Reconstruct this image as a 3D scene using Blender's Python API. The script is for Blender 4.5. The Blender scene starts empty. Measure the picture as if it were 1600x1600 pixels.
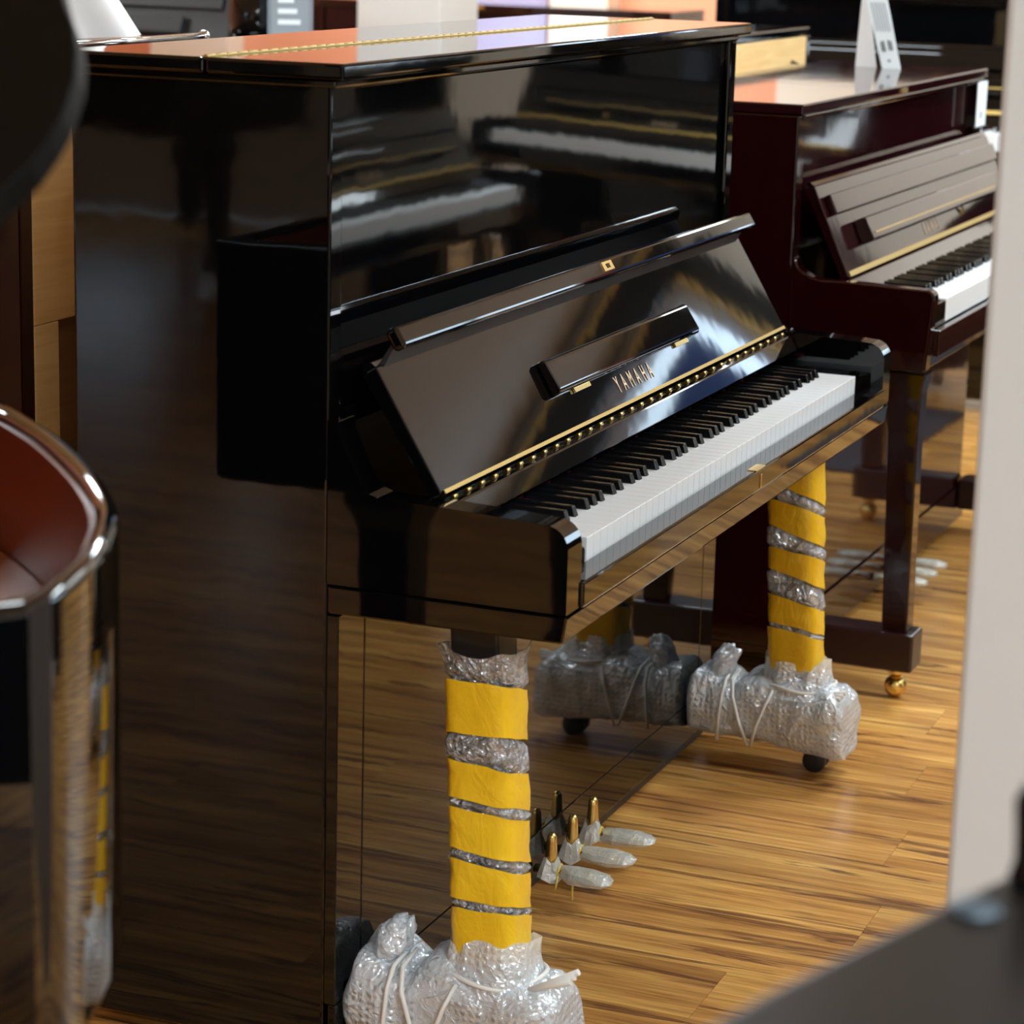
import bpy, bmesh, math, random
from mathutils import Vector, Matrix, noise

random.seed(7)
scene = bpy.context.scene
COL = scene.collection
R = math.radians

# ------------------------------------------------------------------ camera
CX, CY, CZ = -2.6811, -1.3236, 1.4509
YAW, PIT, ROLL, FPX = -1.1868, -0.2322, 0.0266, 3966.98
fw = Vector((math.sin(-YAW) * math.cos(PIT), math.cos(-YAW) * math.cos(PIT), math.sin(PIT)))
rt = fw.cross(Vector((0, 0, 1))).normalized()
up = rt.cross(fw)
r2 = math.cos(ROLL) * rt + math.sin(ROLL) * up
u2 = -math.sin(ROLL) * rt + math.cos(ROLL) * up
cam_d = bpy.data.cameras.new('camera')
cam = bpy.data.objects.new('camera', cam_d)
COL.objects.link(cam)
cam.matrix_world = Matrix(((r2.x, u2.x, -fw.x, CX), (r2.y, u2.y, -fw.y, CY), (r2.z, u2.z, -fw.z, CZ), (0, 0, 0, 1)))
cam_d.sensor_width = 36.0
cam_d.lens = FPX / 1600.0 * 36.0
cam_d.clip_start = 0.05
cam_d.dof.use_dof = True
cam_d.dof.focus_distance = 3.55
cam_d.dof.aperture_fstop = 7.0
scene.camera = cam

# ------------------------------------------------------------------ world, exposure, lights
vs = scene.view_settings
vs.view_transform = 'Standard'
vs.look = 'None'
vs.gamma = 1.0
vs.use_curve_mapping = False
vs.exposure = 0.96
world = bpy.data.worlds.new('world')
scene.world = world
world.use_nodes = True
world.node_tree.nodes['Background'].inputs[0].default_value = (0.75, 0.86, 1.0, 1)
world.node_tree.nodes['Background'].inputs[1].default_value = 1.0

DAY = (0.60, 0.81, 1.0)
LAMP = (0.82, 0.94, 1.0)
WINDOW_W = 800.0      # daylight through each shop window
PANEL_W = 30.0        # each ceiling panel


def area_light(name, loc, rot, sx, sy, watts, col, parent=None):
    d = bpy.data.lights.new(name, 'AREA')
    d.shape = 'RECTANGLE'
    d.size, d.size_y = sx, sy
    d.energy = watts
    d.color = col
    o = bpy.data.objects.new(name, d)
    COL.objects.link(o)
    o.location = loc
    o.rotation_euler = rot
    if parent:
        o.parent = parent
    return o


# ------------------------------------------------------------------ materials
def nmat(name):
    m = bpy.data.materials.new(name)
    m.use_nodes = True
    nt = m.node_tree
    b = nt.nodes['Principled BSDF']
    return m, nt, b


def setp(b, col=None, rough=None, metal=None, spec=None, coat=None):
    if col is not None:
        b.inputs['Base Color'].default_value = (*col, 1)
    if rough is not None:
        b.inputs['Roughness'].default_value = rough
    if metal is not None:
        b.inputs['Metallic'].default_value = metal
    if spec is not None:
        b.inputs['Specular IOR Level'].default_value = spec
    if coat is not None:
        b.inputs['Coat Weight'].default_value = coat


def add_bump(nt, b, tex_out, strength, dist):
    bp = nt.nodes.new('ShaderNodeBump')
    bp.inputs['Strength'].default_value = strength
    bp.inputs['Distance'].default_value = dist
    nt.links.new(tex_out, bp.inputs['Height'])
    nt.links.new(bp.outputs[0], b.inputs['Normal'])
    return bp


def coords(nt, scale, kind='Object', rand=False):
    tc = nt.nodes.new('ShaderNodeTexCoord')
    mp = nt.nodes.new('ShaderNodeMapping')
    mp.inputs['Scale'].default_value = scale
    if rand:
        oi = nt.nodes.new('ShaderNodeObjectInfo')
        mul = nt.nodes.new('ShaderNodeVectorMath')
        mul.operation = 'SCALE'
        cb = nt.nodes.new('ShaderNodeCombineXYZ')
        cb.inputs[0].default_value = 13.0
        cb.inputs[1].default_value = 29.0
        cb.inputs[2].default_value = 17.0
        nt.links.new(cb.outputs[0], mul.inputs[0])
        nt.links.new(oi.outputs['Random'], mul.inputs['Scale'])
        ad = nt.nodes.new('ShaderNodeVectorMath')
        ad.operation = 'ADD'
        nt.links.new(tc.outputs[kind], ad.inputs[0])
        nt.links.new(mul.outputs[0], ad.inputs[1])
        nt.links.new(ad.outputs[0], mp.inputs['Vector'])
    else:
        nt.links.new(tc.outputs[kind], mp.inputs['Vector'])
    return mp.outputs[0]


def tex_noise(nt, vec, scale, detail=4, rough=0.55, dist=0.0):
    n = nt.nodes.new('ShaderNodeTexNoise')
    n.inputs['Scale'].default_value = scale
    n.inputs['Detail'].default_value = detail
    n.inputs['Roughness'].default_value = rough
    n.inputs['Distortion'].default_value = dist
    nt.links.new(vec, n.inputs['Vector'])
    return n.outputs['Fac']


def ramp(nt, fac, stops):
    r = nt.nodes.new('ShaderNodeValToRGB')
    el = r.color_ramp.elements
    while len(el) < len(stops):
        el.new(0.5)
    for e, (p, c) in zip(el, stops):
        e.position = p
        e.color = (*c, 1) if len(c) == 3 else c
    nt.links.new(fac, r.inputs[0])
    return r.outputs[0]


def mixc(nt, fac, a, b, mode='MIX'):
    m = nt.nodes.new('ShaderNodeMix')
    m.data_type = 'RGBA'
    m.blend_type = mode
    if isinstance(fac, float):
        m.inputs[0].default_value = fac
    else:
        nt.links.new(fac, m.inputs[0])
    for sock, v in ((m.inputs[6], a), (m.inputs[7], b)):
        if isinstance(v, tuple):
            sock.default_value = (*v, 1)
        else:
            nt.links.new(v, sock)
    return m.outputs[2]


M = {}


def lacquer(name, col, rough=0.035, wav=0.018):
    m, nt, b = nmat(name)
    setp(b, col, rough, 0, 0.55)
    n = tex_noise(nt, coords(nt, (1, 1, 1)), 9.0, 2)
    add_bump(nt, b, n, wav, 0.01)
    M[name] = m
    return m


lacquer('black', (0.0016, 0.0016, 0.0020))
lacquer('mahogany', (0.012, 0.0012, 0.0017), 0.06)
lacquer('mahogany_front', (0.016, 0.0024, 0.0038), 0.05)
lacquer('mahogany_dull', (0.014, 0.0016, 0.002), 0.30, 0.0)
lacquer('satin_black', (0.006, 0.006, 0.0065), 0.38, 0.0)
lacquer('lid_black', (0.001, 0.001, 0.001), 0.55, 0.0)
M['lid_black'].node_tree.nodes['Principled BSDF'].inputs['Specular IOR Level'].default_value = 0.12
lacquer('soft_black', (0.008, 0.0065, 0.0055), 0.30, 0.0)
M['soft_black'].node_tree.nodes['Principled BSDF'].inputs['Specular IOR Level'].default_value = 0.17
lacquer('inner_rim', (0.20, 0.030, 0.006), 0.30, 0.0)
lacquer('plate', (0.33, 0.10, 0.045), 0.22, 0.02)


def plain(name, col, rough=0.5, metal=0.0, spec=0.5, bump=0.0, bscale=40.0):
    m, nt, b = nmat(name)
    setp(b, col, rough, metal, spec)
    if bump:
        add_bump(nt, b, tex_noise(nt, coords(nt, (1, 1, 1)), bscale, 4), bump, 0.004)
    M[name] = m
    return m


plain('white_key', (0.82, 0.83, 0.84), 0.30)
plain('black_key', (0.006, 0.006, 0.007), 0.16)
plain('brass', (0.82, 0.58, 0.20), 0.26, 1.0)
plain('dull_brass', (0.50, 0.34, 0.11), 0.50, 0.85)
plain('gold_print', (0.86, 0.62, 0.40), 0.35, 0.6)
plain('lid_glint', (0.055, 0.075, 0.095), 0.45, 0.3)  # bluish tone of the highlight disc on the closed lid
plain('chrome', (0.72, 0.76, 0.82), 0.12, 1.0)
plain('steel_dark', (0.05, 0.05, 0.055), 0.35, 0.6)
plain('rubber', (0.02, 0.02, 0.022), 0.55)
plain('felt_red', (0.22, 0.015, 0.02), 0.95)
plain('paper', (0.80, 0.78, 0.77), 0.6)
plain('card', (0.86, 0.92, 0.95), 0.35)
plain('print_grey', (0.30, 0.33, 0.36), 0.6)
plain('print_black', (0.03, 0.03, 0.035), 0.6)
plain('twine', (0.80, 0.78, 0.74), 0.45)
plain('string_yellow', (0.80, 0.60, 0.12), 0.5)
plain('pillar_paint', (0.56, 0.545, 0.53), 0.55, bump=0.02, bscale=60)
plain('cream_paint', (0.80, 0.76, 0.68), 0.6, bump=0.02, bscale=60)
plain('salmon_paint', (0.82, 0.38, 0.23), 0.6, bump=0.02, bscale=60)
plain('ceiling_paint', (0.74, 0.70, 0.63), 0.8, bump=0.02, bscale=60)
plain('lavender_paper', (0.42, 0.42, 0.66), 0.6)
plain('blue_cloth', (0.05, 0.12, 0.42), 0.8)
plain('red_cloth', (0.42, 0.05, 0.08), 0.8)
plain('mat_grey', (0.035, 0.038, 0.045), 0.95, bump=0.4, bscale=400)
plain('frame_white', (0.7, 0.7, 0.68), 0.4)
plain('curtain', (0.45, 0.50, 0.62), 0.8)


def wood_back(name, c1, c2, rough):
    m, nt, b = nmat(name)
    v = coords(nt, (2.0, 2.0, 30.0))
    n = tex_noise(nt, v, 2.0, 5, 0.6, 0.6)
    nt.links.new(ramp(nt, n, [(0.3, c1), (0.7, c2)]), b.inputs['Base Color'])
    setp(b, None, rough)
    M[name] = m


wood_back('pale_wood', (0.66, 0.42, 0.16), (0.80, 0.56, 0.25), 0.45)
wood_back('board_wood', (0.20, 0.10, 0.035), (0.28, 0.15, 0.06), 0.5)


def plank_mat():
    m, nt, b = nmat('plank_wood')
    v = coords(nt, (1, 1, 1), rand=True)

    def sc(s):
        mp = nt.nodes.new('ShaderNodeMapping')
        mp.inputs['Scale'].default_value = s
        nt.links.new(v, mp.inputs['Vector'])
        return mp.outputs[0]
    big = tex_noise(nt, sc((9.0, 0.9, 1)), 1.6, 4, 0.6, 0.9)
    fine = tex_noise(nt, sc((70.0, 3.0, 1)), 1.6, 6, 0.65, 0.4)
    vein = tex_noise(nt, sc((15.0, 1.0, 1)), 1.5, 5, 0.62, 1.3)
    base = ramp(nt, big, [(0.30, (0.36, 0.160, 0.046)), (0.47, (0.60, 0.305, 0.086)), (0.66, (0.80, 0.465, 0.140))])
    f2 = ramp(nt, fine, [(0.32, (0.66, 0.58, 0.50)), (0.60, (1.10, 1.08, 1.04))])
    c = mixc(nt, 1.0, base, f2, 'MULTIPLY')
    vf = ramp(nt, vein, [(0.55, (0, 0, 0)), (0.61, (1, 1, 1)), (0.66, (0.55, 0.55, 0.55)), (0.72, (0, 0, 0))])
    c = mixc(nt, vf, c, (0.17, 0.066, 0.026))
    # per plank tint
    oi = nt.nodes.new('ShaderNodeObjectInfo')
    tint = ramp(nt, oi.outputs['Random'], [(0.0, (0.86, 0.84, 0.80)), (1.0, (1.08, 1.05, 1.0))])
    c = mixc(nt, 1.0, c, tint, 'MULTIPLY')
    nt.links.new(c, b.inputs['Base Color'])
    setp(b, None, 0.27, 0, 0.45)
    add_bump(nt, b, fine, 0.12, 0.001)
    M['plank_wood'] = m


plank_mat()


def wrap_mat(name, col, clear, cell, bub, rid, rscale, rough=0.12, dots=0.0, gloss=0.25):
    """crinkled plastic film: bubble pattern + sharp ridges (metres), partly see-through"""
    m, nt, b = nmat(name)
    v = coords(nt, (1, 1, 1))

    def math_(op, *ins):
        n = nt.nodes.new('ShaderNodeMath')
        n.operation = op
        for i, x in enumerate(ins):
            if isinstance(x, (int, float)):
                n.inputs[i].default_value = x
            else:
                nt.links.new(x, n.inputs[i])
        return n.outputs[0]

    def ridge(sc, dist):
        n = tex_noise(nt, v, sc, 3, 0.5, dist)
        return math_('POWER', math_('SUBTRACT', 1.0, math_('ABSOLUTE', math_('MULTIPLY_ADD', n, 4.0, -2.0))), 3.0)
    vo = nt.nodes.new('ShaderNodeTexVoronoi')
    vo.inputs['Scale'].default_value = 1.0 / cell
    vo.inputs['Randomness'].default_value = 0.12
    nt.links.new(v, vo.inputs['Vector'])
    bubble = math_('MULTIPLY', math_('MINIMUM', vo.outputs['Distance'], 0.45), -bub * 2.2)
    r1 = math_('MULTIPLY', ridge(rscale, 0.8), rid)
    r2 = math_('MULTIPLY', ridge(rscale * 2.7, 1.5), rid * 0.35)
    h = math_('ADD', math_('ADD', bubble, r1), r2)
    add_bump(nt, b, h, 1.0, 1.0)
    setp(b, col, rough, 0, 0.8)
    tl = nt.nodes.new('ShaderNodeBsdfTranslucent')
    tl.inputs[0].default_value = (*col, 1)
    mt = nt.nodes.new('ShaderNodeMixShader')
    mt.inputs[0].default_value = 0.30
    nt.links.new(b.outputs[0], mt.inputs[1])
    nt.links.new(tl.outputs[0], mt.inputs[2])
    gl = nt.nodes.new('ShaderNodeBsdfGlossy')
    gl.inputs['Color'].default_value = (0.92, 0.95, 1.0, 1)
    gl.inputs['Roughness'].default_value = rough
    nt.links.new(b.inputs['Normal'].links[0].from_socket, gl.inputs['Normal'])
    mg = nt.nodes.new('ShaderNodeMixShader')
    mg.inputs[0].default_value = gloss
    nt.links.new(mt.outputs[0], mg.inputs[1])
    nt.links.new(gl.outputs[0], mg.inputs[2])
    mt = mg
    tr = nt.nodes.new('ShaderNodeBsdfTransparent')
    tr.inputs[0].default_value = (0.95, 0.97, 1.0, 1)
    mx = nt.nodes.new('ShaderNodeMixShader')
    cl = ramp(nt, tex_noise(nt, v, rscale, 5, 0.65), [(0.35, (clear * 0.2,) * 3), (0.65, (min(1, clear * 1.7),) * 3)])
    dt = ramp(nt, vo.outputs['Distance'], [(0.25, (dots,) * 3), (0.42, (0, 0, 0))])
    c2 = mixc(nt, 1.0, cl, dt, 'ADD')
    nt.links.new(c2, mx.inputs[0])
    nt.links.new(mt.outputs[0], mx.inputs[1])
    nt.links.new(tr.outputs[0], mx.inputs[2])
    nt.links.new(mx.outputs[0], nt.nodes['Material Output'].inputs[0])
    M[name] = m


wrap_mat('bubble_wrap', (0.90, 0.95, 1.0), 0.06, 0.0100, 0.0020, 0.0030, 15.0, 0.12, 0.10, 0.22)
wrap_mat('bubble_wrap_thin', (0.70, 0.75, 0.80), 0.28, 0.0085, 0.0016, 0.0060, 30.0, 0.10, 0.0, 0.50)
wrap_mat('plastic_bag', (0.86, 0.88, 0.83), 0.18, 0.05, 0.0, 0.0010, 40.0, 0.15, 0.0, 0.15)


def tape_mat():
    m, nt, b = nmat('yellow_tape')
    v = coords(nt, (1, 1, 0.55))
    n = tex_noise(nt, v, 32.0, 5, 0.55, 1.6)
    add_bump(nt, b, n, 0.45, 0.006)
    n2 = tex_noise(nt, v, 9.0, 3)
    nt.links.new(ramp(nt, n2, [(0.3, (0.78, 0.44, 0.008)), (0.7, (0.88, 0.56, 0.020))]), b.inputs['Base Color'])
    setp(b, None, 0.30, 0, 0.5)
    M['yellow_tape'] = m


tape_mat()


def glass_mat():
    m, nt, b = nmat('glass')
    setp(b, (0.9, 0.95, 1), 0.02, 0, 0.5)
    tr = nt.nodes.new('ShaderNodeBsdfTransparent')
    mx = nt.nodes.new('ShaderNodeMixShader')
    mx.inputs[0].default_value = 0.93
    gl = nt.nodes.new('ShaderNodeBsdfGlossy')
    gl.inputs['Roughness'].default_value = 0.02
    nt.links.new(gl.outputs[0], mx.inputs[1])
    nt.links.new(tr.outputs[0], mx.inputs[2])
    nt.links.new(mx.outputs[0], nt.nodes['Material Output'].inputs[0])
    M['glass'] = m


glass_mat()


def clear_plastic():
    m, nt, b = nmat('clear_plastic')
    setp(b, (0.35, 0.38, 0.43), 0.12, 0, 0.5)
    tr = nt.nodes.new('ShaderNodeBsdfTransparent')
    mx = nt.nodes.new('ShaderNodeMixShader')
    mx.inputs[0].default_value = 0.25
    nt.links.new(b.outputs[0], mx.inputs[1])
    nt.links.new(tr.outputs[0], mx.inputs[2])
    nt.links.new(mx.outputs[0], nt.nodes['Material Output'].inputs[0])
    M['clear_plastic'] = m


clear_plastic()


def emit(name, col, s):
    m, nt, b = nmat(name)
    setp(b, (0.8, 0.8, 0.8), 0.5)
    b.inputs['Emission Color'].default_value = (*col, 1)
    b.inputs['Emission Strength'].default_value = s
    M[name] = m


emit('lamp_glow', LAMP, 4.0)
emit('cool_glow', DAY, 9.0)


# ------------------------------------------------------------------ mesh helpers
class MB:
    """collects shapes; build() links them as one mesh object"""

    def __init__(self):
        self.v, self.f, self.sm = [], [], []

    def add(self, vs, fs, smooth=False):
        o = len(self.v)
        self.v += [tuple(p) for p in vs]
        self.f += [tuple(i + o for i in f) for f in fs]
        self.sm += [smooth] * len(fs)
        return self

    def box(self, x0, x1, y0, y1, z0, z1):
        v = [(x0, y0, z0), (x1, y0, z0), (x1, y1, z0), (x0, y1, z0), (x0, y0, z1), (x1, y0, z1), (x1, y1, z1), (x0, y1, z1)]
        f = [(0, 3, 2, 1), (4, 5, 6, 7), (0, 1, 5, 4), (1, 2, 6, 5), (2, 3, 7, 6), (3, 0, 4, 7)]
        return self.add(v, f)

    def prism(self, prof, a0, a1, axis='x', smooth=False):
        """extrude a closed 2D profile along an axis; prof is (y,z) for x, (x,z) for y, (x,y) for z"""
        n = len(prof)

        def P(p, a):
            return {'x': (a, p[0], p[1]), 'y': (p[0], a, p[1]), 'z': (p[0], p[1], a)}[axis]
        v = [P(p, a0) for p in prof] + [P(p, a1) for p in prof]
        area = sum(prof[i][0] * prof[(i + 1) % n][1] - prof[(i + 1) % n][0] * prof[i][1] for i in range(n))
        flip = (area < 0) != (axis == 'y')
        side = [(i, (i + 1) % n, n + (i + 1) % n, n + i) for i in range(n)]
        caps = [tuple(range(n - 1, -1, -1)), tuple(range(n, 2 * n))]
        if flip:
            side = [f[::-1] for f in side]
            caps = [f[::-1] for f in caps]
        self.add(v, side, smooth)
        o = len(self.v) - 2 * n
        self.f += [tuple(i + o for i in f) for f in caps]
        self.sm += [False, False]
        return self

    def tube(self, path, r, n=8, caps=True):
        path = [Vector(p) for p in path]
        rings = []
        prev = None
        for i, p in enumerate(path):
            t = (path[min(i + 1, len(path) - 1)] - path[max(i - 1, 0)]).normalized()
            if prev is None:
                a = Vector((0, 0, 1)) if abs(t.z) < 0.9 else Vector((1, 0, 0))
                prev = t.cross(a).normalized()
            prev = (prev - t * prev.dot(t)).normalized()
            b = t.cross(prev)
            rr = r[i] if isinstance(r, (list, tuple)) else r
            rings.append([p + rr * (math.cos(2 * math.pi * k / n) * prev + math.sin(2 * math.pi * k / n) * b) for k in range(n)])
        return self.loft(rings, caps)

    def loft(self, rings, caps=True, smooth=True):
        n = len(rings[0])
        v = [p for r in rings for p in r]
        f = []
        for i in range(len(rings) - 1):
            for k in range(n):
                f.append((i * n + k, i * n + (k + 1) % n, (i + 1) * n + (k + 1) % n, (i + 1) * n + k))
        self.add(v, f, smooth)
        if caps:
            o = len(self.v) - len(v)
            self.f += [tuple(o + k for k in range(n - 1, -1, -1)), tuple(o + (len(rings) - 1) * n + k for k in range(n))]
            self.sm += [False, False]
        return self

    def lathe(self, prof, c, n=20, axis='z'):
        rings = []
        for r, h in prof:
            ring = []
            for k in range(n):
                a = 2 * math.pi * k / n
                if axis == 'z':
                    ring.append((c[0] + r * math.cos(a), c[1] + r * math.sin(a), c[2] + h))
                elif axis == 'x':
                    ring.append((c[0] + h, c[1] + r * math.cos(a), c[2] + r * math.sin(a)))
                else:
                    ring.append((c[0] + r * math.cos(a), c[1] + h, c[2] + r * math.sin(a)))
            rings.append(ring)
        return self.loft(rings)

    def build(self, name, mat, parent=None, bevel=0.0, seg=2, recalc=True):
        me = bpy.data.meshes.new(name)
        me.from_pydata(self.v, [], self.f)
        for p, s in zip(me.polygons, self.sm):
            p.use_smooth = s
        if bevel or recalc:
            bm = bmesh.new()
            bm.from_mesh(me)
            bmesh.ops.recalc_face_normals(bm, faces=bm.faces)
            if bevel:
                ed = [e for e in bm.edges if len(e.link_faces) == 2 and e.calc_face_angle(0) > 0.6]
                bmesh.ops.bevel(bm, geom=ed, offset=bevel, segments=seg, profile=0.5, affect='EDGES', clamp_overlap=True)
            bm.to_mesh(me)
            bm.free()
        me.materials.append(M[mat] if isinstance(mat, str) else mat)
        o = bpy.data.objects.new(name, me)
        COL.objects.link(o)
        if parent:
            o.parent = parent
        return o


def thing(name, label, cat, loc=(0, 0, 0), rz=0.0, group=None, kind=None):
    o = bpy.data.objects.new(name, None)
    o.empty_display_size = 0.1
    COL.objects.link(o)
    o.location = loc
    o.rotation_euler = (0, 0, rz)
    o['label'] = label
    o['category'] = cat
    if group:
        o['group'] = group
    if kind:
        o['kind'] = kind
    return o


def tag(o, label, cat, group=None, kind=None):
    o['label'] = label
    o['category'] = cat
    if group:
        o['group'] = group
    if kind:
        o['kind'] = kind
    return o


def struct(o, label=None):
    o['kind'] = 'structure'
    if label:
        o['label'] = label
    return o


KIDS = {}


def copy_tree(o, parent=None, swap=None):
    c = o.copy()
    COL.objects.link(c)
    if parent:
        c.parent = parent
        c.matrix_parent_inverse = Matrix()
    if swap and c.type == 'MESH':
        for s in c.material_slots:
            if s.material and s.material.name in swap:
                m = M[swap[s.material.name]]
                s.link = 'OBJECT'
                s.material = m
    for ch in KIDS.get(o.name, []):
        copy_tree(ch, c, swap)
    return c


def index_kids():
    KIDS.clear()
    for ob in bpy.data.objects:
        if ob.parent:
            KIDS.setdefault(ob.parent.name, []).append(ob)


def text_part(txt, size, mat, parent, mtx, name='lettering', sx=1.0, space=1.0, extrude=0.0004):
    cu = bpy.data.curves.new(name, 'FONT')
    cu.body = txt
    cu.size = size
    cu.space_character = space
    cu.extrude = extrude
    cu.align_x = 'CENTER'
    cu.align_y = 'CENTER'
    to = bpy.data.objects.new('tmp_text', cu)
    COL.objects.link(to)
    dg = bpy.context.evaluated_depsgraph_get()
    me = bpy.data.meshes.new_from_object(to.evaluated_get(dg))
    bpy.data.objects.remove(to)
    bpy.data.curves.remove(cu)
    for v in me.vertices:
        v.co.x *= sx
    me.transform(mtx)
    me.name = name
    me.materials.clear()
    me.materials.append(M[mat])
    o = bpy.data.objects.new(name, me)
    COL.objects.link(o)
    o.parent = parent
    return o


# ------------------------------------------------------------------ room
RX0, RX1, RY0, RY1, RZ = -8.0, 10.5, -5.5, 8.0, 2.75
EX = 8.0              # near end wall of the aisle

floor = MB().box(RX0, RX1, RY0, RY1, -0.10, -0.0085).build('floor', 'plank_wood')
struct(floor, 'honey brown wood plank floor')
PW, PL = 0.17, 1.22
plank_mesh = None
known = {0: -0.368, 2: -0.505, 4: -0.465, 6: -0.416}
for k in range(-9, 27):
    x0 = 0.37 + PW * k
    off = known.get(k)
    if off is None:
        off = -0.43 + (0.61 if k % 2 else 0.0) + random.uniform(-0.09, 0.09)
    for j in range(-3, 4):
        y0 = off + j * PL
        if y0 > 2.2 or y0 + PL < -1.9:
            continue
        if plank_mesh is None:
            o = MB().box(0.0003, PW - 0.0003, 0.0003, PL - 0.0003, -0.008, 0).build('plank', 'plank_wood', floor)
            plank_mesh = o.data
        else:
            o = bpy.data.objects.new('plank', plank_mesh)
            COL.objects.link(o)
            o.parent = floor
        o.location = (x0, y0, 0)

struct(MB().box(RX0, RX1, RY0, RY1, RZ, RZ + 0.1).build('ceiling', 'ceiling_paint'), 'beige painted ceiling')
struct(MB().box(RX1, RX1 + 0.1, 2.55, RY1, 0, RZ).build('wall_right', 'salmon_paint'), 'salmon painted far wall')
struct(MB().box(RX1, RX1 + 0.1, 0.90, 2.55, 0, RZ).build('wall_recess', 'cream_paint'), 'cream painted wall of the far recess')
struct(MB().box(EX, RX1 + 0.1, 0.80, 0.90, 0, RZ).build('wall_return', 'cream_paint'), 'cream return wall beside the far recess')
struct(MB().box(RX0, RX1, RY1, RY1 + 0.1, 0, RZ).build('wall_back', 'salmon_paint'), 'salmon painted back wall')


def wall_with_windows(name, axis, pos, a0, a1, wins, mat, label, wz=(0.45, 2.35)):
    mb = MB()
    xs = [a0]
    for w in wins:
        xs += [w[0], w[1]]
    xs.append(a1)
    lo, hi = (pos - 0.12, pos) if pos < 0 else (pos, pos + 0.12)

    def b(u0, u1, z0, z1):
        if axis == 'x':
            mb.box(u0, u1, lo, hi, z0, z1)
        else:
            mb.box(lo, hi, u0, u1, z0, z1)
    for i in range(0, len(xs), 2):
        b(xs[i], xs[i + 1], 0, RZ)
    for w in wins:
        b(w[0], w[1], 0, wz[0])
        b(w[0], w[1], wz[1], RZ)
    struct(mb.build(name, mat), label)


# (shop front on the -y side, end window on the +x side)
WIN_F = [(1.6, 4.2), (4.9, 7.5), (-3.2, -1.0)]
WIN_L = [(4.2, 5.6)]
WIN_E = [(-4.9, -2.06)]
wall_with_windows('wall_front', 'x', RY0, RX0, RX1, sorted(WIN_F), 'cream_paint', 'cream wall with tall shop windows')
wall_with_windows('wall_end', 'y', EX, RY0, 0.80, WIN_E, 'cream_paint', 'cream end wall of the aisle with a broad high window', (1.30, 2.45))
wall_with_windows('wall_left', 'y', RX0, RY0, RY1, WIN_L, 'cream_paint', 'cream end wall with one window')
wn = 0


def window(axis, pos, u0, u1, z0, z1):
    global wn
    wn += 1
    if pos > 0:
        pos += 0.14
    w = bpy.data.objects.new('window_%d' % wn, None)
    COL.objects.link(w)
    struct(w, 'tall window with white frame and clear panes')

    def b(mb, a, c, za, zb, d0, d1):
        if axis == 'x':
            mb.box(a, c, pos + d0, pos + d1, za, zb)
        else:
            mb.box(pos + d0, pos + d1, a, c, za, zb)
    t = 0.05
    mid = (u0 + u1) / 2
    for a, c, za, zb in ((u0, u0 + t, z0, z1), (u1 - t, u1, z0, z1), (u0 + t, u1 - t, z0, z0 + t), (u0 + t, u1 - t, z1 - t, z1), (mid - t / 2, mid + t / 2, z0 + t, z1 - t)):
        mb = MB()
        b(mb, a, c, za, zb, -0.10, -0.04)
        mb.build('window_frame', 'frame_white', w, bevel=0.004, seg=1)
    for a, c in ((u0 + t, mid - t / 2), (mid + t / 2, u1 - t)):
        mb = MB()
        b(mb, a, c, z0 + t, z1 - t, -0.073, -0.068)
        mb.build('pane', 'glass', w)
    return w


for u0, u1 in sorted(WIN_F):
    window('x', RY0, u0, u1, 0.45, 2.35)
    area_light('daylight', ((u0 + u1) / 2, RY0 - 0.16, 1.40), (R(90), 0, R(180)), u1 - u0 - 0.1, 1.8, WINDOW_W, DAY)
for u0, u1 in WIN_L:
    window('y', RX0, u0, u1, 0.45, 2.35)
    area_light('daylight', (RX0 - 0.16, (u0 + u1) / 2, 1.40), (R(90), 0, R(-90)), u1 - u0 - 0.1, 1.8, WINDOW_W * 0.03, DAY)
for u0, u1 in WIN_E:
    window('y', EX, u0, u1, 1.30, 2.45)
    area_light('daylight', (EX + 0.16, (u0 + u1) / 2, 1.87), (R(90), 0, R(90)), u1 - u0 - 0.1, 1.05, WINDOW_W * 0.035, DAY)
# dark pelmet with gilt edge over the end window, and banners beside it
pm = thing('pelmet', 'black pelmet board with gilt edge over the end window', 'pelmet', (EX - 0.02, -3.5, 2.46))
MB().box(-0.10, 0.0, -1.5, 1.55, 0.0, 0.22).build('pelmet_board', 'satin_black', pm)
MB().box(-0.112, -0.1005, -1.5, 1.55, 0.19, 0.22).build('gilt_edge', 'brass', pm)
bn = thing('banner', 'blue cloth banner with red border hung before the end window', 'banner', (EX - 0.05, -2.5, 1.55))
MB().box(-0.01, 0.0, -0.22, 0.34, 0.0, 0.72).build('blue_field', 'blue_cloth', bn)
MB().box(-0.01, 0.0, -0.42, -0.2205, 0.0, 0.72).build('red_border', 'red_cloth', bn)
ct = thing('curtain', 'narrow black curtain with gilt braid beside the end window', 'curtain', (EX - 0.03, -1.93, 0.9))
MB().box(-0.02, 0.0, -0.07, 0.09, 0.0, 1.60).build('curtain_cloth', 'satin_black', ct)
MB().box(-0.026, -0.0205, -0.07, -0.035, 0.0, 1.60).build('gilt_braid', 'brass', ct)

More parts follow.
